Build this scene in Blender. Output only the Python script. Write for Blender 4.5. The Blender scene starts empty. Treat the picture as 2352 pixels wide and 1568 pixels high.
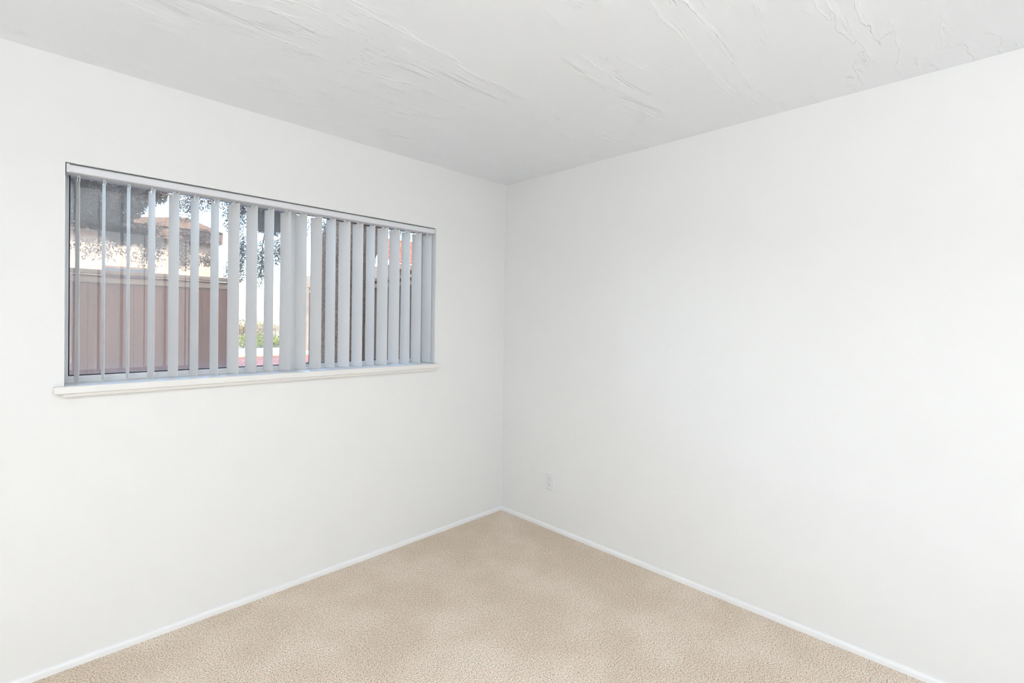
import bpy, bmesh, math, random
import numpy as np
from mathutils import Vector, Matrix

S = bpy.context.scene
COL = S.collection

# ------------------------------------------------------------------ camera
cam_d = bpy.data.cameras.new('camera')
cam = bpy.data.objects.new('camera', cam_d)
COL.objects.link(cam)
CAM_LOC = Vector((-2.5621, -2.6264, 1.4177))
CAM_YAW, CAM_PITCH, CAM_ROLL = 0.78996, -0.009006, 0.014245
fw = Vector((math.cos(CAM_PITCH) * math.sin(CAM_YAW), math.cos(CAM_PITCH) * math.cos(CAM_YAW), math.sin(CAM_PITCH)))
rt = Vector((math.cos(CAM_YAW), -math.sin(CAM_YAW), 0))
up = rt.cross(fw)
rt, up = (math.cos(CAM_ROLL) * rt + math.sin(CAM_ROLL) * up, -math.sin(CAM_ROLL) * rt + math.cos(CAM_ROLL) * up)
cam.matrix_world = Matrix(((rt.x, up.x, -fw.x, CAM_LOC.x), (rt.y, up.y, -fw.y, CAM_LOC.y),
                           (rt.z, up.z, -fw.z, CAM_LOC.z), (0, 0, 0, 1)))
cam_d.sensor_fit = 'HORIZONTAL'
cam_d.sensor_width = 36.0
cam_d.lens = 36.0 * 1116.44 / 2352
cam_d.shift_y = -(784 - 749.175) / 2352
cam_d.clip_start = 0.02
cam_d.clip_end = 500
S.camera = cam

# ------------------------------------------------------------------ sky, sun, room light, exposure
S.view_settings.view_transform = 'Standard'
S.view_settings.look = 'None'
S.view_settings.exposure = 0.13
S.view_settings.gamma = 1.0
S.view_settings.use_curve_mapping = False

SUN_EL, SUN_AZ = math.radians(50), math.radians(-6)     # sun stands behind the building
w = bpy.data.worlds.new('sky')
S.world = w
w.use_nodes = True
nt = w.node_tree
nt.nodes.clear()
wo = nt.nodes.new('ShaderNodeOutputWorld')
bg = nt.nodes.new('ShaderNodeBackground')
sky = nt.nodes.new('ShaderNodeTexSky')
sky.sky_type = 'NISHITA'
sky.sun_disc = False
sky.sun_elevation = SUN_EL
sky.sun_rotation = math.radians(180)
sky.air_density = 1.2
sky.dust_density = 1.0
sky.ozone_density = 4.0
bg.inputs['Strength'].default_value = 1.8
nt.links.new(sky.outputs[0], bg.inputs['Color'])
nt.links.new(bg.outputs[0], wo.inputs['Surface'])


def lamp(name, kind, loc, direction, energy, color=(1, 1, 1), size=None, size_y=None):
    d = bpy.data.lights.new(name, kind)
    d.energy = energy
    d.color = color
    if kind == 'AREA':
        d.shape = 'RECTANGLE'
        d.size = size
        d.size_y = size_y or size
    o = bpy.data.objects.new(name, d)
    o.location = loc
    o.rotation_euler = Vector(direction).to_track_quat('-Z', 'Y').to_euler()
    COL.objects.link(o)
    return o


sun_dir = Vector((math.sin(SUN_AZ) * -math.cos(SUN_EL), math.cos(SUN_AZ) * math.cos(SUN_EL), -math.sin(SUN_EL)))
sun = lamp('sun', 'SUN', (0, -20, 25), sun_dir, 13.0, (1.0, 0.93, 0.82))
sun.data.angle = math.radians(0.53)
# unseen fill lamps added before the two solid walls behind the camera
lamp('fill_back', 'AREA', (-1.95, -4.2, 1.6), (0, 1, 0.0), 14.5, (0.935, 0.965, 1.0), 1.7, 1.55)
lamp('fill_side', 'AREA', (-4.1, -2.9, 1.3), (0.6, 1, 0.1), 16.5, (0.935, 0.965, 1.0), 2.4, 2.2)

# the photographer's flash, pointed up at the ceiling behind the camera
lamp('bounce_flash', 'AREA', (-3.2, -3.1, 1.75), (0.0, -0.1, 1), 71, (0.935, 0.965, 1.0), 0.35, 0.35)

# ------------------------------------------------------------------ materials
def mat(name, color, rough=0.5, spec=0.5, metallic=0.0):
    m = bpy.data.materials.new(name)
    m.use_nodes = True
    b = m.node_tree.nodes['Principled BSDF']
    b.inputs['Base Color'].default_value = (*color, 1)
    b.inputs['Roughness'].default_value = rough
    b.inputs['Metallic'].default_value = metallic
    b.inputs['Specular IOR Level'].default_value = spec
    return m


class G:
    """small node helper"""
    def __init__(self, m):
        self.t = m.node_tree
        self.b = self.t.nodes.get('Principled BSDF')
        self.co = self.t.nodes.new('ShaderNodeTexCoord').outputs['Object']

    def n(self, kind, **kw):
        x = self.t.nodes.new(kind)
        for k, v in kw.items():
            setattr(x, k, v)
        return x

    def l(self, a, b):
        self.t.links.new(a, b)

    def mapping(self, scale=(1, 1, 1), rot=(0, 0, 0)):
        x = self.n('ShaderNodeMapping')
        x.inputs['Scale'].default_value = scale
        x.inputs['Rotation'].default_value = rot
        self.l(self.co, x.inputs['Vector'])
        return x.outputs[0]

    def noise(self, scale, detail=2, rough=0.5, vec=None, dist=0.0):
        x = self.n('ShaderNodeTexNoise')
        x.inputs['Scale'].default_value = scale
        x.inputs['Detail'].default_value = detail
        x.inputs['Roughness'].default_value = rough
        x.inputs['Distortion'].default_value = dist
        self.l(vec or self.co, x.inputs['Vector'])
        return x.outputs['Fac']

    def ramp(self, fac, stops, interp='LINEAR'):
        x = self.n('ShaderNodeValToRGB')
        x.color_ramp.interpolation = interp
        e = x.color_ramp.elements
        while len(e) < len(stops):
            e.new(0.5)
        for el, (p, c) in zip(e, stops):
            el.position = p
            el.color = (*c, 1) if len(c) == 3 else c
        self.l(fac, x.inputs['Fac'])
        return x.outputs['Color']

    def math(self, op, a, b=None):
        x = self.n('ShaderNodeMath', operation=op)
        for i, v in enumerate((a, b)):
            if v is None:
                continue
            if isinstance(v, (int, float)):
                x.inputs[i].default_value = v
            else:
                self.l(v, x.inputs[i])
        return x.outputs[0]

    def mix(self, fac, a, b, blend='MIX'):
        x = self.n('ShaderNodeMix', data_type='RGBA', blend_type=blend)
        for s, v in (('Factor', fac), ('A', a), ('B', b)):
            i = [k for k in x.inputs if k.name == s and (k.type == 'VALUE' if s == 'Factor' else k.type == 'RGBA')][0]
            if isinstance(v, (int, float)):
                i.default_value = v
            elif isinstance(v, tuple):
                i.default_value = (*v, 1)
            else:
                self.l(v, i)
        return [k for k in x.outputs if k.type == 'RGBA'][0]

    def bump(self, height, strength, dist):
        x = self.n('ShaderNodeBump')
        x.inputs['Strength'].default_value = strength
        x.inputs['Distance'].default_value = dist
        self.l(height, x.inputs['Height'])
        self.l(x.outputs[0], self.b.inputs['Normal'])

    def color(self, c):
        self.l(c, self.b.inputs['Base Color'])


M = {}
# painted drywall with faint roller texture
M['wall'] = mat('painted_drywall', (0.875, 0.88, 0.87), 0.55, 0.3)
g = G(M['wall'])
hn = g.noise(9, 4, 0.55)
h2 = g.noise(60, 3, 0.6)
g.bump(g.math('ADD', g.math('MULTIPLY', hn, 0.7), g.math('MULTIPLY', h2, 0.12)), 0.25, 0.01)

# trowelled ceiling plaster: sparse ridges drawn out along the window wall
M['ceiling'] = mat('trowelled_ceiling_plaster', (0.92, 0.945, 0.97), 0.28, 0.5)
g = G(M['ceiling'])
wob = g.noise(1.6, 6, 0.6, g.mapping((0.45, 2.0, 1)), 0.3)
sep = g.n('ShaderNodeSeparateXYZ')
g.l(g.co, sep.inputs[0])
phase = g.math('ADD', g.math('MULTIPLY', sep.outputs['Y'], -7.0), g.math('MULTIPLY', wob, 8.0))
phase = g.math('ADD', phase, g.math('MULTIPLY', sep.outputs['X'], -0.35))
saw = g.ramp(g.math('FRACT', phase), [(0.0, (0, 0, 0)), (0.022, (1, 1, 1)), (0.35, (0.25, 0.25, 0.25)), (1.0, (0, 0, 0))])
mask = g.ramp(g.noise(2.3, 5, 0.62, g.mapping((0.6, 1.5, 1))), [(0.47, (0, 0, 0)), (0.60, (1, 1, 1))])
fine = g.noise(16, 6, 0.65, g.mapping((0.5, 3.0, 1), (0, 0, math.radians(-6))), 0.6)
und = g.noise(3.5, 3, 0.5)
hh = g.math('ADD', g.math('MULTIPLY', g.math('MULTIPLY', saw, mask), 1.0), g.math('MULTIPLY', g.math('MULTIPLY', fine, mask), 0.12))
g.bump(g.math('ADD', hh, g.math('MULTIPLY', und, 0.5)), 0.52, 0.010)

# carpet: speckled loop pile
M['carpet'] = mat('speckled_beige_carpet', (0.6, 0.5, 0.4), 0.95, 0.1)
g = G(M['carpet'])
n1 = g.noise(250, 3, 0.75)
n2 = g.noise(140, 2, 0.6)
big = g.noise(2.2, 4, 0.55)
sp = g.math('ADD', g.math('MULTIPLY', n1, 0.75), g.math('MULTIPLY', n2, 0.25))
c = g.ramp(sp, [(0.395, (0.15, 0.095, 0.065)), (0.45, (0.60, 0.475, 0.37)), (0.505, (0.90, 0.76, 0.625)), (0.58, (1.0, 0.93, 0.82))])
tint = g.ramp(g.noise(70, 1), [(0.4, (1.03, 0.98, 0.95)), (0.6, (0.97, 1.0, 0.99))])
c = g.mix(1.0, c, tint, 'MULTIPLY')
wear = g.ramp(big, [(0.42, (0.93, 0.92, 0.90)), (0.62, (1.06, 1.08, 1.12))])
g.color(g.mix(1.0, c, wear, 'MULTIPLY'))
g.bump(sp, 0.5, 0.005)

M['trim'] = mat('white_gloss_trim_paint', (0.93, 0.94, 0.94), 0.3, 0.5)
M['sill'] = mat('cream_white_sill_paint', (0.86, 0.85, 0.82), 0.35, 0.5)
M['alu'] = mat('white_painted_aluminium', (0.90, 0.92, 0.93), 0.35, 0.5)
M['gasket'] = mat('black_glazing_gasket', (0.02, 0.02, 0.022), 0.6)
M['latch'] = mat('dark_metal_latch', (0.03, 0.03, 0.03), 0.4)
M['rail'] = mat('white_headrail_plastic', (0.78, 0.79, 0.82), 0.4)
M['vane'] = mat('pale_grey_white_vane_plastic', (0.96, 0.95, 0.94), 0.45, 0.4)
M['vane'].node_tree.nodes['Principled BSDF'].inputs['Subsurface Weight'].default_value = 0.0
g = G(M['vane'])
g.bump(g.noise(240, 2, 0.5, g.mapping((1, 1, 0.05))), 0.1, 0.001)
tl = g.n('ShaderNodeBsdfTranslucent')
tl.inputs[0].default_value = (0.97, 0.935, 0.89, 1)
ms = g.n('ShaderNodeMixShader')
ms.inputs[0].default_value = 0.38
g.l(g.b.outputs[0], ms.inputs[1])
g.l(tl.outputs[0], ms.inputs[2])
g.l(ms.outputs[0], g.t.nodes['Material Output'].inputs['Surface'])
M['clip'] = mat('clear_white_carrier_plastic', (0.85, 0.86, 0.88), 0.25)
M['plate'] = mat('white_outlet_plastic', (0.83, 0.85, 0.86), 0.3)
M['slot'] = mat('dark_outlet_slot', (0.22, 0.22, 0.22), 0.6)
M['screw'] = mat('painted_screw_head', (0.7, 0.7, 0.7), 0.4)

# glass pane: clear with real Fresnel reflection
M['glass'] = bpy.data.materials.new('window_glass')
M['glass'].use_nodes = True
t = M['glass'].node_tree
t.nodes.clear()
out = t.nodes.new('ShaderNodeOutputMaterial')
mx = t.nodes.new('ShaderNodeMixShader')
tr = t.nodes.new('ShaderNodeBsdfTransparent')
tr.inputs[0].default_value = (0.97, 0.985, 0.98, 1)
gl = t.nodes.new('ShaderNodeBsdfGlossy')
gl.inputs['Roughness'].default_value = 0.0
fr = t.nodes.new('ShaderNodeFresnel')
fr.inputs['IOR'].default_value = 1.5
t.links.new(fr.outputs[0], mx.inputs[0])
t.links.new(tr.outputs[0], mx.inputs[1])
t.links.new(gl.outputs[0], mx.inputs[2])
t.links.new(mx.outputs[0], out.inputs['Surface'])

# insect screen: fine grey mesh that lets most of the view through
M['screen'] = bpy.data.materials.new('insect_screen_mesh')
M['screen'].use_nodes = True
t = M['screen'].node_tree
t.nodes.clear()
out = t.nodes.new('ShaderNodeOutputMaterial')
mx = t.nodes.new('ShaderNodeMixShader')
tr = t.nodes.new('ShaderNodeBsdfTransparent')
df = t.nodes.new('ShaderNodeBsdfDiffuse')
df.inputs[0].default_value = (0.74, 0.70, 0.69, 1)
tc = t.nodes.new('ShaderNodeTexCoord')
ns = t.nodes.new('ShaderNodeTexNoise')
ns.inputs['Scale'].default_value = 420
rp = t.nodes.new('ShaderNodeMapRange')
rp.inputs['From Min'].default_value = 0.3
rp.inputs['From Max'].default_value = 0.7
rp.inputs['To Min'].default_value = 0.2
rp.inputs['To Max'].default_value = 0.46
t.links.new(tc.outputs['Object'], ns.inputs['Vector'])
t.links.new(ns.outputs['Fac'], rp.inputs['Value'])
t.links.new(rp.outputs[0], mx.inputs[0])
t.links.new(tr.outputs[0], mx.inputs[1])
t.links.new(df.outputs[0], mx.inputs[2])
t.links.new(mx.outputs[0], out.inputs['Surface'])


def mottled(name, stops, scale, rough=0.85, detail=4, mscale=(1, 1, 1), bump=0.0, spec=0.2):
    m = mat(name, stops[0][1], rough, spec)
    q = G(m)
    f = q.noise(scale, detail, 0.6, q.mapping(mscale))
    q.color(q.ramp(f, stops))
    if bump:
        q.bump(f, 0.6, bump)
    return m


M['fence'] = mottled('red_brown_fence_boards', [(0.3, (0.25, 0.098, 0.05)), (0.7, (0.37, 0.155, 0.085))], 5, mscale=(6, 6, 0.6))
M['fence_rail'] = mottled('tan_timber_rail', [(0.3, (0.40, 0.24, 0.14)), (0.7, (0.56, 0.36, 0.22))], 6)
M['fence_dark'] = mottled('dark_brown_fence_boards', [(0.3, (0.10, 0.06, 0.037)), (0.7, (0.165, 0.10, 0.063))], 6, mscale=(0.6, 0.6, 5))
M['bark'] = mottled('dark_rough_bark', [(0.35, (0.07, 0.042, 0.027)), (0.65, (0.27, 0.17, 0.11))], 30, mscale=(2, 2, 0.8), bump=0.03)
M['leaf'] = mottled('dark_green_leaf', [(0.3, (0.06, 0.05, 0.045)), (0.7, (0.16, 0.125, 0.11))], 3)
M['leaf_hazed'] = mottled('haze_lightened_brown_leaf', [(0.3, (0.20, 0.155, 0.12)), (0.7, (0.38, 0.30, 0.24))], 3)  # haze over the left tree is put into this lighter leaf colour
M['stucco'] = mottled('cream_stucco', [(0.3, (0.25, 0.175, 0.115)), (0.7, (0.36, 0.265, 0.185))], 4)
M['fascia'] = mottled('brown_timber_fascia', [(0.3, (0.09, 0.055, 0.035)), (0.7, (0.15, 0.09, 0.06))], 5)
M['tile'] = mottled('red_clay_roof_tile', [(0.3, (0.10, 0.025, 0.016)), (0.7, (0.26, 0.09, 0.05))], 8)
M['facade'] = mat('outer_wall_stucco', (0.45, 0.38, 0.30), 0.9, 0.1)
M['mulch'] = mottled('red_brown_mulch', [(0.35, (0.07, 0.02, 0.015)), (0.65, (0.26, 0.10, 0.07))], 9)
M['paving'] = mottled('pale_concrete_paving', [(0.3, (0.55, 0.53, 0.50)), (0.7, (0.66, 0.64, 0.60))], 2)
M['kerb'] = mat('orange_brick_edging', (0.55, 0.24, 0.10), 0.8)
M['hedge'] = mottled('yellow_green_hedge_leaf', [(0.3, (0.10, 0.14, 0.03)), (0.7, (0.28, 0.28, 0.08))], 7)
M['hedge_red'] = mottled('reddish_shrub_leaf', [(0.3, (0.20, 0.10, 0.05)), (0.7, (0.28, 0.26, 0.12))], 5)
M['flower'] = mottled('pink_flowering_shrub_leaf', [(0.35, (0.28, 0.40, 0.24)), (0.6, (0.70, 0.42, 0.42))], 5)
M['glass_dark'] = mat('dark_house_window_glass', (0.05, 0.06, 0.07), 0.1)


# ------------------------------------------------------------------ mesh helpers
class MB:
    def __init__(self):
        self.v, self.f = [], []

    def add(self, v, f):
        o = len(self.v)
        self.v += [tuple(p) for p in v]
        self.f += [tuple(i + o for i in q) for q in f]
        return self

    def box(self, x0, x1, y0, y1, z0, z1):
        return self.add([(x0, y0, z0), (x1, y0, z0), (x1, y1, z0), (x0, y1, z0), (x0, y0, z1), (x1, y0, z1), (x1, y1, z1), (x0, y1, z1)],
                        [(3, 2, 1, 0), (4, 5, 6, 7), (0, 1, 5, 4), (1, 2, 6, 5), (2, 3, 7, 6), (3, 0, 4, 7)])

    def prism(self, prof, axis, a0, a1):
        """profile of (u, z) pairs swept along axis 'x' or 'y'"""
        n = len(prof)
        if axis == 'x':
            v = [(a0, u, z) for u, z in prof] + [(a1, u, z) for u, z in prof]
        else:
            v = [(u, a0, z) for u, z in prof] + [(u, a1, z) for u, z in prof]
        f = [(i, (i + 1) % n, n + (i + 1) % n, n + i) for i in range(n)]
        f += [tuple(range(n))[::-1], tuple(range(n, 2 * n))]
        return self.add(v, f)

    def tube(self, pts, rad, seg=12, cap=True):
        base = len(self.v)
        pts = [Vector(p) for p in pts]
        for i, p in enumerate(pts):
            d = (pts[min(i + 1, len(pts) - 1)] - pts[max(i - 1, 0)]).normalized()
            a = d.orthogonal().normalized() if abs(d.z) < 0.5 else d.cross(Vector((0, 1, 0))).normalized()
            b = d.cross(a)
            r = rad[i] if isinstance(rad, (list, tuple)) else rad
            for k in range(seg):
                q = 2 * math.pi * k / seg
                self.v.append(tuple(p + r * (math.cos(q) * a + math.sin(q) * b)))
        for i in range(len(pts) - 1):
            for k in range(seg):
                k2 = (k + 1) % seg
                self.f.append((base + i * seg + k, base + i * seg + k2, base + (i + 1) * seg + k2, base + (i + 1) * seg + k))
        if cap:
            self.f.append(tuple(base + k for k in range(seg))[::-1])
            self.f.append(tuple(base + (len(pts) - 1) * seg + k for k in range(seg)))
        return self

    def build(self, name, m, parent=None, bevel=0.0, smooth=False, segs=2, loc=None):
        me = bpy.data.meshes.new(name)
        me.from_pydata(self.v, [], self.f)
        bm = bmesh.new()
        bm.from_mesh(me)
        bmesh.ops.recalc_face_normals(bm, faces=bm.faces)
        bm.to_mesh(me)
        bm.free()
        me.materials.append(m)
        if smooth:
            me.polygons.foreach_set('use_smooth', [True] * len(me.polygons))
        o = bpy.data.objects.new(name, me)
        COL.objects.link(o)
        if bevel:
            b = o.modifiers.new('bevel', 'BEVEL')
            b.width = bevel
            b.segments = segs
            b.limit_method = 'ANGLE'
        if parent:
            o.parent = parent
        if loc:
            o.location = loc
        return o


def tag(o, label=None, cat=None, group=None, kind=None):
    for k, v in (('label', label), ('category', cat), ('group', group), ('kind', kind)):
        if v:
            o[k] = v
    return o


def empty(name, loc=(0, 0, 0)):
    o = bpy.data.objects.new(name, None)
    o.location = loc
    o.empty_display_size = 0.1
    COL.objects.link(o)
    return o


# ------------------------------------------------------------------ room shell
H = 2.44
X0, X1 = -2.4417, -0.6352           # window opening
Z0, Z1 = 1.108, 2.0280
BX, BY = -4.3, -4.4                 # walls behind the camera
T = 0.20

tag(MB().box(BX - T, T, BY - T, T, -0.12, 0).build('floor', M['carpet']),
    'beige speckled loop pile carpet covering the whole floor', 'floor', kind='structure')
tag(MB().box(BX - T, T, BY - T, T, H, H + 0.14).build('ceiling', M['ceiling']),
    'white trowelled plaster ceiling with faint streaks', 'ceiling', kind='structure')
wl = MB().box(BX - T, X0, 0, T, 0, H).box(X1, T, 0, T, 0, H)
wl.box(X0, X1, 0, T, 0, Z0).box(X0, X1, 0, T, Z1, H)
tag(wl.build('wall_left', M['wall']), 'white painted wall on the left holding the wide window', 'wall', kind='structure')
tag(MB().box(0, T, BY - T, 0, 0, H).build('wall_right', M['wall']),
    'plain white painted wall on the right with the power outlet', 'wall', kind='structure')
tag(MB().box(BX - T, 0, BY - T, BY, 0, H).build('wall_back', M['wall']),
    'white painted wall behind the camera facing the window', 'wall', kind='structure')
tag(MB().box(BX - T, BX, BY, 0, 0, H).build('wall_side', M['wall']),
    'white painted wall behind the camera facing the right wall', 'wall', kind='structure')
# unseen storeys and wings around the room, added and sized to shade the yard
fa = MB().box(-12, BX - T, 0, T, -0.3, 8.3).box(T, 12, 0, T, -0.3, 8.3).box(BX - T, T, 0, T, H + 0.14, 8.3)
tag(fa.build('wall_shade_caster', M['facade']), 'unseen outer stucco wall added around and above the window to shade the yard', 'wall', kind='structure')

# baseboards: low moulding with a rounded top
bb = [(0, -0.01), (-0.012, -0.01), (-0.012, 0.016), (-0.0105, 0.022), (-0.007, 0.0265), (0, 0.028)]
tag(MB().prism(bb, 'x', BX, -0.0).build('baseboard_left', M['trim']),
    'low white baseboard along the foot of the window wall', 'baseboard', kind='structure')
tag(MB().prism(bb, 'y', BY, -0.012).build('baseboard_right', M['trim']),
    'low white baseboard along the foot of the outlet wall', 'baseboard', kind='structure')

# ------------------------------------------------------------------ window
win = tag(empty('window_1', ((X0 + X1) / 2, 0.1, Z0)), 'wide low white sliding window set deep in the left wall', 'window', kind='structure')


ORIGIN = {}                         # world origin of each part, so that sub-parts can sit relative to it


def wpart(mb, name, m, parent=win, **kw):
    """part built in room coordinates, its origin moved to the middle of its own bounds"""
    a = np.array(mb.v)
    c = (a.min(0) + a.max(0)) / 2
    mb.v = [tuple(p) for p in (a - c)]
    o = mb.build(name, m, None, **kw)
    c = Vector(c)
    base = ORIGIN.get(parent.name, parent.location)
    o.parent = parent
    o.location = c - base
    ORIGIN[o.name] = c
    return o


ZS = 1.137                          # sill top
# outer frame
fr_ = MB()
fr_.box(X0, X0 + 0.012, 0.125, 0.185, ZS - 0.004, Z1).box(X1 - 0.012, X1, 0.125, 0.185, ZS - 0.004, Z1)
fr_.box(X0 + 0.012, X1 - 0.012, 0.125, 0.185, Z1 - 0.010, Z1).box(X0 + 0.012, X1 - 0.012, 0.125, 0.185, ZS - 0.004, ZS + 0.002)
fr_.box(X0 + 0.012, X1 - 0.012, 0.125, 0.131, ZS + 0.002, ZS + 0.010)
wpart(fr_, 'window_frame', M['alu'], bevel=0.0015)


def sash(name, xa, xb, y, stile_l, stile_r, label):
    zb, zt = ZS + 0.006, Z1 - 0.006
    rb, rtop = 0.020, 0.010
    m = MB().box(xa, xa + stile_l, y, y + 0.018, zb, zt).box(xb - stile_r, xb, y, y + 0.018, zb, zt)
    m.box(xa + stile_l, xb - stile_r, y, y + 0.018, zb, zb + rb).box(xa + stile_l, xb - stile_r, y, y + 0.018, zt - rtop, zt)
    s = wpart(m, name, M['alu'], bevel=0.0012)
    s['label'] = label
    gx0, gx1, gz0, gz1 = xa + stile_l, xb - stile_r, zb + rb, zt - rtop
    k = 0.004
    gm = MB().box(gx0, gx0 + k, y + 0.002, y + 0.016, gz0, gz1).box(gx1 - k, gx1, y + 0.002, y + 0.016, gz0, gz1)
    gm.box(gx0 + k, gx1 - k, y + 0.002, y + 0.016, gz0, gz0 + k).box(gx0 + k, gx1 - k, y + 0.002, y + 0.016, gz1 - k, gz1)
    wpart(gm, 'gasket', M['gasket'], parent=s)
    wpart(MB().box(gx0 + k, gx1 - k, y + 0.007, y + 0.010, gz0 + k, gz1 - k), 'pane', M['glass'], parent=s)
    return s


s1 = sash('sash', X0 + 0.012, -1.488, 0.135, 0.006, 0.040, 'left sliding sash with the dark latch')
s2 = sash('sash', -1.512, X1 - 0.012, 0.156, 0.026, 0.018, 'right fixed sash')
la = MB().box(-1.5345, -1.5285, 0.1295, 0.135, 1.318, 1.392).box(-1.533, -1.530, 0.125, 0.1295, 1.335, 1.375)
wpart(la, 'latch', M['latch'], parent=s1, bevel=0.0008)
# insect screen in its own thin frame outside the left half
sc = MB().box(X0 + 0.012, X0 + 0.024, 0.176, 0.184, ZS + 0.004, Z1 - 0.006).box(-1.510, -1.496, 0.176, 0.184, ZS + 0.004, Z1 - 0.010)
sc.box(X0 + 0.024, -1.510, 0.176, 0.184, ZS + 0.004, ZS + 0.016).box(X0 + 0.024, -1.510, 0.176, 0.184, Z1 - 0.018, Z1 - 0.010)
scf = wpart(sc, 'screen_frame', M['alu'])
wpart(MB().add([(X0 + 0.024, 0.180, ZS + 0.016), (-1.510, 0.180, ZS + 0.016), (-1.510, 0.180, Z1 - 0.018), (X0 + 0.024, 0.180, Z1 - 0.018)],
               [(0, 1, 2, 3)]), 'screen_mesh', M['screen'], parent=scf)
# sill board with horns and apron moulding
si = MB().box(X0, X1, -0.001, 0.125, Z0, ZS).box(X0 - 0.031, X1 + 0.029, -0.036, -0.001, Z0, ZS)
sio = wpart(si, 'window_sill', M['sill'], bevel=0.004, segs=3)
ap = [(-0.001, Z0 - 0.0165), (-0.018, Z0 - 0.0165), (-0.024, Z0 - 0.010), (-0.024, Z0 - 0.0004), (-0.001, Z0 - 0.0004)]
wpart(MB().prism(ap, 'x', X0 - 0.004, X1 - 0.003), 'apron', M['sill'], parent=sio, bevel=0.002)

# ------------------------------------------------------------------ vertical blind
RZ0, RZ1 = 1.9915, 2.0232
bl = tag(empty('vertical_blind', ((X0 + X1) / 2, 0.03, RZ0)),
         'white vertical blind with open pale grey vanes hanging in the window', 'blind')
hr = [(0.004, RZ0 + 0.003), (0.004, RZ1 - 0.006), (0.0065, RZ1 - 0.002), (0.010, RZ1), (0.074, RZ1), (0.076, RZ1 - 0.004),
      (0.076, RZ0 + 0.003), (0.072, RZ0), (0.046, RZ0), (0.046, RZ0 + 0.006), (0.034, RZ0 + 0.006), (0.034, RZ0), (0.008, RZ0)]
hro = wpart(MB().prism(hr, 'x', X0 + 0.013, X1 - 0.012), 'headrail', M['rail'], parent=bl)
for xa, xb in ((X0 + 0.003, X0 + 0.013), (X1 - 0.012, X1 - 0.003)):
    e = MB().box(xa, xb, 0.003, 0.077, RZ0 - 0.001, RZ1 + 0.001)
    for k in range(3):
        e.box(xa + 0.001, xb - 0.001, 0.0018, 0.003, RZ0 + 0.007 + k * 0.008, RZ0 + 0.009 + k * 0.008)
    wpart(e, 'end_cap', M['rail'], parent=hro, bevel=0.0008)

VW = 0.0889
VZ0, VZ1 = 1.1435, 1.9835
YV = 0.050
XC0, XSTEP = -2.4024, 0.08246
ANG = [-4.0, -0.7, 0.2, -7.7, -15.9, -9.9, -8.9, -19.4, -17.6, -11.3, -14.8, -17.4, -18.9, -11.2, -20.0, -15.1, -6.2, -15.9, -15.4, -4.4, -9.4, -4.5]
TWIST = {1: 0.0, 0: -2.5, 19: -7.0, 4: 1.0, 8: -1.0, 17: -1.5, 18: -1.0}
for i, a in enumerate(ANG):
    xc = XC0 + i * XSTEP
    # section: shallow arc along the vane's width (local v), bulging sideways
    NS, NZ = 8, 10
    th = 0.0009
    mb = MB()
    rows = []
    for iz in range(NZ + 1):
        fz = iz / NZ
        z = VZ0 + (VZ1 - VZ0) * fz
        an = math.radians(a + TWIST.get(i, 0.0) * (1 - fz) ** 1.3)
        ca, sa = math.cos(an), math.sin(an)
        row = []
        for side in (0, 1):
            for k in range(NS + 1):
                s = -1 + 2 * k / NS
                v = s * VW / 2                       # + is the outer edge
                bul = 0.0042 * (1 - s * s) + (th if side else 0)
                zz = z
                if iz == 0:                          # rounded lower corners
                    zz += 0.003 * max(0, (abs(s) - 0.7) / 0.3) ** 2
                row.append((v * sa + bul * ca, v * ca - bul * sa, zz))
        rows.append(row)
    n = 2 * (NS + 1)
    order = list(range(NS + 1)) + list(range(2 * NS + 1, NS, -1))
    vs = [p for r in rows for p in r]
    fs = []
    for iz in range(NZ):
        for j in range(n):
            p, q = order[j], order[(j + 1) % n]
            fs.append((iz * n + p, iz * n + q, (iz + 1) * n + q, (iz + 1) * n + p))
    for iz, rev in ((0, True), (NZ, False)):
        for k in range(NS):
            q = (iz * n + k, iz * n + k + 1, iz * n + NS + 1 + k + 1, iz * n + NS + 1 + k)
            fs.append(q[::-1] if rev else q)
    mb.add([(x + xc, y + YV, z) for x, y, z in vs], fs)
    vo = wpart(mb, 'vane', M['vane'], parent=bl)
    # hanger: stem from the rail and hook plate over the vane's top hole
    an = math.radians(a)
    ca, sa = math.cos(an), math.sin(an)
    st = MB()

    def lb(u0, u1, v0, v1, z0, z1):
        m2 = MB().box(u0, u1, v0, v1, z0, z1)
        st.add([(xc + v * sa + u * ca, YV + v * ca - u * sa, z) for u, v, z in m2.v], m2.f)
    lb(-0.0016, 0.0016, -0.0055, 0.0055, VZ1 + 0.0005, RZ0 + 0.005)
    lb(-0.0034, 0.0034, -0.0090, 0.0090, RZ0 - 0.0045, RZ0 - 0.0006)
    lb(-0.0022, -0.0002, -0.0045, 0.0045, VZ1 - 0.017, VZ1 + 0.0005)
    lb(0.0064, 0.0080, -0.0045, 0.0045, VZ1 - 0.014, VZ1 + 0.0005)
    lb(-0.0022, 0.0080, -0.0050, 0.0050, VZ1 + 0.0005, VZ1 + 0.003)
    wpart(st, 'hanger_clip', M['clip'], parent=vo)

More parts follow.
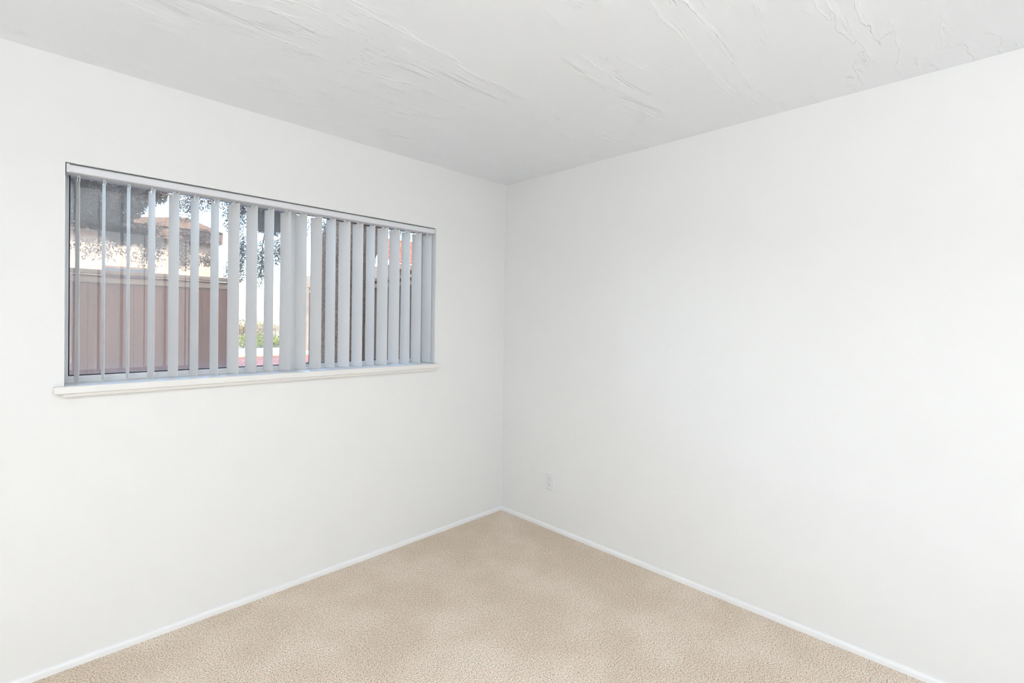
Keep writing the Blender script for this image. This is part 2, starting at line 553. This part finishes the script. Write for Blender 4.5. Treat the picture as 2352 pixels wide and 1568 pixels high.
# ------------------------------------------------------------------ power outlet
ou = tag(empty('power_outlet', (0, -0.4755, 0.325)), 'white duplex power outlet low on the right wall near the corner', 'power outlet')
pw, ph = 0.078, 0.118
pl = MB()
y0, z0 = -0.4755, 0.325
v = [(-0.0005, y0 - pw / 2, z0 - ph / 2), (-0.0005, y0 + pw / 2, z0 - ph / 2), (-0.0005, y0 + pw / 2, z0 + ph / 2), (-0.0005, y0 - pw / 2, z0 + ph / 2)]
b = 0.006
v += [(-0.0065, p[1] + (b if p[1] < y0 else -b), p[2] + (b if p[2] < z0 else -b)) for p in v]
pl.add(v, [(0, 1, 2, 3), (7, 6, 5, 4), (0, 4, 5, 1), (1, 5, 6, 2), (2, 6, 7, 3), (3, 7, 4, 0)])
po = wpart(pl, 'cover_plate', M['plate'], parent=ou, bevel=0.001)
for dz in (0.0195, -0.0195):
    r = MB()
    pr = []
    for k in range(24):
        q = 2 * math.pi * k / 24
        pr.append((y0 + 0.0165 * math.cos(q), z0 + dz + max(-0.0135, min(0.0135, 0.0165 * math.sin(q)))))
    n = len(pr)
    r.add([(-0.0063, p, q) for p, q in pr] + [(-0.0085, p, q) for p, q in pr],
          [(i, (i + 1) % n, n + (i + 1) % n, n + i) for i in range(n)] + [tuple(range(n, 2 * n))])
    ro = wpart(r, 'receptacle', M['plate'], parent=ou)
    for dy, hh_ in ((0.0064, 0.0072), (-0.0064, 0.0086)):
        wpart(MB().box(-0.0088, -0.0083, y0 + dy - 0.0012, y0 + dy + 0.0012, z0 + dz + 0.004 - hh_ / 2, z0 + dz + 0.004 + hh_ / 2), 'slot', M['slot'], parent=ro)
    gh = MB()
    gv = [(y0 + 0.0026 * math.cos(k * math.pi / 6), z0 + dz - 0.0068 + 0.0026 * math.sin(k * math.pi / 6)) for k in range(12)]
    gh.add([(-0.0084, p, q) for p, q in gv] + [(-0.0088, p, q) for p, q in gv],
           [(i, (i + 1) % 12, 12 + (i + 1) % 12, 12 + i) for i in range(12)] + [tuple(range(12, 24))])
    wpart(gh, 'ground_hole', M['slot'], parent=ro)
scv = [(y0 + 0.003 * math.cos(k * math.pi / 6), z0 + 0.003 * math.sin(k * math.pi / 6)) for k in range(12)]
sm_ = MB().add([(-0.0063, p, q) for p, q in scv] + [(-0.0075, p, q) for p, q in scv],
               [(i, (i + 1) % 12, 12 + (i + 1) % 12, 12 + i) for i in range(12)] + [tuple(range(12, 24))])
wpart(sm_, 'screw', M['screw'], parent=ou)

# ------------------------------------------------------------------ yard outside
GZ = 0.3
tag(MB().box(-14, 30, T + 0.01, 12.6, GZ - 0.2, GZ).build('ground', M['mulch']),
    'red brown mulched ground between the building and the fences', 'ground', kind='structure')
tag(MB().box(-14, 60, 12.75, 80, GZ - 0.2, GZ + 0.005).build('pavement', M['paving']),
    'pale sunlit concrete beyond the mulched bed', 'pavement', kind='structure')
tag(MB().box(-14, 30, 12.6, 12.75, GZ - 0.2, GZ + 0.03).build('trim_1', M['kerb']),
    'orange brick edging between mulch and pale concrete', 'edging', kind='structure')


def fence(name, label, p0, p1, top, m, boards, z0=GZ, rails=True):
    """board fence with a cap, an apron rail and end posts, from p0 to p1"""
    p0, p1 = Vector((*p0, 0)), Vector((*p1, 0))
    d = (p1 - p0)
    L = d.length
    d.normalize()
    nrm = Vector((-d.y, d.x, 0))
    f = tag(empty(name, (p0.x, p0.y, z0)), label, 'fence')

    def ob(mb, a0, a1, n0, n1, za, zb):
        q = MB().box(a0, a1, n0, n1, za, zb)
        mb.add([tuple(p0 + d * x + nrm * y + Vector((0, 0, z))) for x, y, z in q.v], q.f)
    pan = MB()
    nb = boards
    for k in range(nb):
        off = 0.006 * (k % 2)
        ob(pan, L * k / nb + 0.002, L * (k + 1) / nb - 0.002, -0.03 + off, 0.03 + off, z0, top - 0.06)
    wpart(pan, 'board_panel', m, parent=f)
    r = MB()
    ob(r, -0.04, L + 0.04, -0.075, 0.075, top - 0.05, top)
    wpart(r, 'cap_rail', M['fence_rail'], parent=f, bevel=0.006)
    r = MB()
    ob(r, 0, L, -0.045, 0.045, top - 0.155, top - 0.09)
    wpart(r, 'top_rail', M['fence_rail'], parent=f, bevel=0.004)
    for a0 in (0.0, L / 2, L - 0.1):
        r = MB()
        ob(r, a0, a0 + 0.1, 0.04, 0.14, z0, top - 0.052)
        wpart(r, 'post', m, parent=f)
    return f


fence('patio_fence', 'red brown board fence with a tan cap rail behind the left vanes', (-6.5, 5.0), (-0.42, 5.0), 1.97, M['fence'], 42)
fence('patio_fence', 'dark brown board fence running back behind the thick tree trunk', (1.55, 7.2), (1.55, 1.2), 2.10, M['fence_dark'], 40)


# foliage: many small separate leaf blades gathered in boughs
def leaves(mb, rng, c, r, n, size):
    n, size = int(n * 4.0), size * 0.5
    P = rng.normal(size=(n, 3))
    P /= np.linalg.norm(P, axis=1)[:, None]
    P *= (rng.random(n) ** 0.45)[:, None]
    P = P * np.array(r) + np.array(c)
    for p in P:
        d = rng.normal(size=3)
        d[2] -= 0.5
        d /= np.linalg.norm(d)
        s = np.cross(d, rng.normal(size=3))
        s /= np.linalg.norm(s)
        L = size * (0.6 + 0.8 * rng.random())
        W_ = L * 0.15
        nn = np.cross(d, s) * L * 0.08
        mb.add([p, p + d * L * 0.5 + s * W_ + nn, p + d * L, p + d * L * 0.5 - s * W_ + nn], [(0, 1, 2, 3)])


rng = np.random.default_rng(7)
# the thick leaning tree before the dark fence
tr1 = tag(empty('tree', (0.62, 4.1, GZ)), 'thick dark trunked tree leaning right outside the right half of the window', 'tree')
tk = MB()
tp = [(0.64, 4.1, GZ - 0.05), (0.66, 4.1, 0.7), (0.69, 4.1, 1.0), (0.70, 4.1, 1.3), (0.74, 4.1, 1.9), (0.80, 4.1, 2.4), (0.95, 4.12, 3.0), (1.05, 4.2, 3.8), (1.1, 4.3, 5.2)]
trd = [0.54, 0.43, 0.34, 0.32, 0.35, 0.41, 0.36, 0.28, 0.18]
npt, nrd = [], []
for i in range(len(tp) - 1):
    for k in range(6):
        u = k / 6
        npt.append(tuple(tp[i][j] * (1 - u) + tp[i + 1][j] * u for j in range(3)))
        nrd.append((trd[i] * (1 - u) + trd[i + 1] * u) * (1 + 0.035 * math.sin(i * 6 + k * 2.1)))
tk.tube(npt, nrd, 20)
wpart(tk, 'trunk', M['bark'], parent=tr1, smooth=True)
br = MB()
for pts, r0 in (([(0.85, 4.1, 2.9), (0.4, 4.4, 3.15), (-0.05, 4.8, 3.05), (-0.4, 5.1, 2.9)], 0.05),
                ([(0.9, 4.1, 3.1), (0.2, 4.6, 3.5), (-0.5, 5.2, 3.3), (-0.9, 5.4, 3.1)], 0.045),
                ([(1.0, 4.2, 3.2), (1.2, 5.0, 3.3), (1.25, 5.8, 3.1)], 0.04),
                ([(1.0, 4.2, 3.4), (2.0, 5.2, 3.6), (3.1, 6.5, 3.4)], 0.045),
                ([(-0.05, 4.8, 3.05), (-0.05, 5.1, 2.5), (-0.03, 5.2, 2.0)], 0.012),
                ([(-0.4, 5.1, 2.9), (-0.38, 5.05, 2.4)], 0.012)):
    k = len(pts)
    br.tube(pts, [r0 * (1 - 0.7 * i / (k - 1)) for i in range(k)], 8)
wpart(br, 'branch', M['bark'], parent=tr1, smooth=True)
fo = MB()
for c_, r_, n_, s_ in [((-0.92, 5.4, 2.98), (0.18, 0.3, 0.24), 330, 0.075), ((-0.66, 5.4, 3.10), (0.22, 0.3, 0.17), 260, 0.075),
                       ((-0.39, 5.2, 2.90), (0.17, 0.3, 0.30), 520, 0.075), ((-0.36, 5.0, 2.38), (0.13, 0.3, 0.30), 420, 0.075),
                       ((-0.34, 5.0, 3.05), (0.22, 0.3, 0.16), 300, 0.075), ((-0.04, 4.8, 2.84), (0.24, 0.35, 0.22), 1900, 0.08),
                       ((-0.03, 5.2, 2.24), (0.13, 0.3, 0.40), 520, 0.075), ((0.29, 5.4, 2.49), (0.12, 0.3, 0.27), 420, 0.075),
                       ((-0.72, 5.9, 2.62), (0.34, 0.3, 0.13), 330, 0.075), ((-0.95, 5.6, 2.30), (0.16, 0.3, 0.22), 330, 0.075),
                       ((-0.62, 5.7, 2.28), (0.14, 0.2, 0.10), 120, 0.075), ((-0.30, 5.5, 2.12), (0.16, 0.2, 0.20), 330, 0.075),
                       ((0.70, 5.6, 2.99), (0.18, 0.3, 0.28), 420, 0.075), ((1.20, 5.8, 3.03), (0.22, 0.3, 0.24), 360, 0.075),
                       ((3.14, 6.5, 3.34), (0.46, 0.4, 0.20), 520, 0.085), ((2.2, 5.6, 3.75), (0.5, 0.5, 0.25), 400, 0.09),
                       ((1.1, 4.4, 5.2), (1.4, 1.4, 0.9), 1500, 0.12)]:
    leaves(fo, rng, c_, r_, n_, s_)
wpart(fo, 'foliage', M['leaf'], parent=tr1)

# the second tree, overhanging the left end of the window
tr2 = tag(empty('tree', (-2.9, 4.4, GZ)), 'dense tree crown overhanging behind the leftmost vanes', 'tree')
tk = MB().tube([(-3.1, 4.4, GZ - 0.05), (-3.12, 4.4, 1.4), (-3.0, 4.4, 2.4), (-2.8, 4.5, 3.4)], [0.16, 0.13, 0.12, 0.10], 14)
wpart(tk, 'trunk', M['bark'], parent=tr2, smooth=True)
br = MB().tube([(-2.9, 4.45, 2.9), (-2.2, 4.6, 3.0), (-1.5, 4.9, 3.05)], [0.06, 0.045, 0.02], 8)
br.tube([(-2.1, 4.65, 3.0), (-1.7, 5.1, 2.7), (-1.32, 5.2, 2.4)], [0.03, 0.02, 0.008], 8)
wpart(br, 'branch', M['bark'], parent=tr2, smooth=True)
fo = MB()
for c_, r_, n_, s_ in [((-2.05, 4.6, 2.80), (0.30, 0.4, 0.28), 3000, 0.085), ((-1.74, 4.8, 2.83), (0.28, 0.4, 0.27), 2800, 0.085),
                       ((-1.47, 4.9, 3.0), (0.24, 0.3, 0.17), 1500, 0.085), ((-1.63, 5.2, 2.46), (0.30, 0.3, 0.13), 420, 0.075),
                       ((-1.38, 5.1, 2.40), (0.15, 0.2, 0.28), 330, 0.075), ((-2.3, 4.5, 3.0), (0.3, 0.5, 0.35), 1600, 0.09),
                       ((-2.0, 4.8, 2.55), (0.32, 0.35, 0.14), 900, 0.08), ((-1.65, 5.0, 2.44), (0.3, 0.25, 0.13), 500, 0.075),
                       ((-1.9, 5.0, 2.22), (0.35, 0.25, 0.14), 150, 0.07), ((-1.45, 5.0, 2.15), (0.18, 0.2, 0.16), 90, 0.07),
                       ((-2.6, 4.6, 3.6), (0.8, 0.8, 0.5), 1800, 0.11)]:
    leaves(fo, rng, c_, r_, n_, s_)
wpart(fo, 'foliage', M['leaf_hazed'], parent=tr2)

# cream house behind the left fence
ho = tag(empty('house', (0.4, 14, GZ)), 'sunlit cream house with brown roof edge behind the red brown fence', 'house')
wpart(MB().box(-9, 1.55, 14, 20, GZ, 3.6), 'wall', M['stucco'], parent=ho)
rf = MB().box(-9.2, 1.66, 13.75, 20.2, 3.60, 3.93)
rf.add([(-1.6, 13.7, 3.93), (2.0 - 0.34, 13.7, 3.93), (0.75, 13.7, 4.25), (-1.6, 17, 3.93), (1.66, 17, 3.93), (0.75, 17, 4.25)],
       [(0, 1, 2), (3, 5, 4), (0, 2, 5, 3), (1, 4, 5, 2), (0, 3, 4, 1)])
wpart(rf, 'roof', M['fascia'], parent=ho)
# framed windows on the cream house
for nm, args in (('window', (-1.0, -0.1)), ('window', (-5.0, -3.9))):
    wf = MB().box(args[0] - 0.06, args[1] + 0.06, 13.95, 13.999, 1.35, 2.75)
    wo_ = wpart(wf, nm, M['fascia'], parent=ho)
    wpart(MB().box(args[0], args[1], 13.93, 13.949, 1.41, 2.69), 'pane', M['glass_dark'], parent=wo_)

# tiled house behind the dark fence
h2_ = tag(empty('house', (7, 9.5, GZ)), 'house with a red clay tile roof behind the dark brown fence', 'house')
wpart(MB().box(4.55, 13, 9.25, 15, GZ, 2.95), 'wall', M['stucco'], parent=h2_)
ti = MB()
cols, rws = 44, 9
xa, xb = 4.42, 13.2
for j in range(rws):
    ya, za = 8.95 + j * 0.30, 2.98 + j * 0.125
    nseg = cols * 6
    top, bot = [], []
    for k in range(nseg + 1):
        x = xa + (xb - xa) * k / nseg
        hgt = 0.05 * abs(math.sin(math.pi * cols * k / nseg))
        top.append((x, ya, za + 0.035 + hgt))
        bot.append((x, ya + 0.36, za + 0.115 + hgt))
    o = len(ti.v)
    ti.v += top + bot + [(p[0], p[1], za) for p in top]
    m_ = nseg + 1
    for k in range(nseg):
        ti.f.append((o + k, o + k + 1, o + m_ + k + 1, o + m_ + k))
        ti.f.append((o + 2 * m_ + k, o + 2 * m_ + k + 1, o + k + 1, o + k))
wpart(ti, 'roof', M['tile'], parent=h2_)
wpart(MB().box(4.42, 13.2, 8.93, 9.02, 2.82, 2.97), 'fascia', M['fascia'], parent=h2_)

# far planting seen through the gap between the fences
def hedge(name, label, cat, m, c_, r_, n_, s_, seed, group=None):
    q = MB()
    leaves(q, np.random.default_rng(seed), c_, r_, n_, s_)
    e = tag(empty(name, (c_[0], c_[1], GZ)), label, cat, group)
    wpart(q, 'foliage', m, parent=e)
    rs = np.random.default_rng(seed + 50)
    for k in range(6):
        bx = c_[0] + (rs.random() - 0.5) * r_[0] * 1.5
        tw = MB().tube([(bx, c_[1], GZ - 0.02), (bx + (rs.random() - 0.5) * 0.2, c_[1], GZ + 0.5 * (c_[2] - GZ)), (bx + (rs.random() - 0.5) * 0.4, c_[1], c_[2] + 0.3 * r_[2])], [0.03, 0.022, 0.01], 6)
        wpart(tw, 'stem', M['bark'], parent=e)
    return e


hedge('hedge', 'low yellow green hedge beyond the pale pavement, nearest of the far planting', 'hedge', M['hedge'], (4.2, 17.2, 0.55), (2.2, 0.5, 0.26), 2600, 0.14, 21)
hedge('shrub', 'tall green and rust shrub row behind the yellow green hedge', 'shrub', M['hedge_red'], (5.2, 24, 0.85), (2.0, 0.6, 0.55), 2200, 0.2, 22)
hedge('flowering_shrub', 'pink flowering tall shrub rising above the far planting', 'shrub', M['flower'], (8.0, 26.5, 1.5), (0.8, 0.6, 1.0), 1300, 0.16, 23)
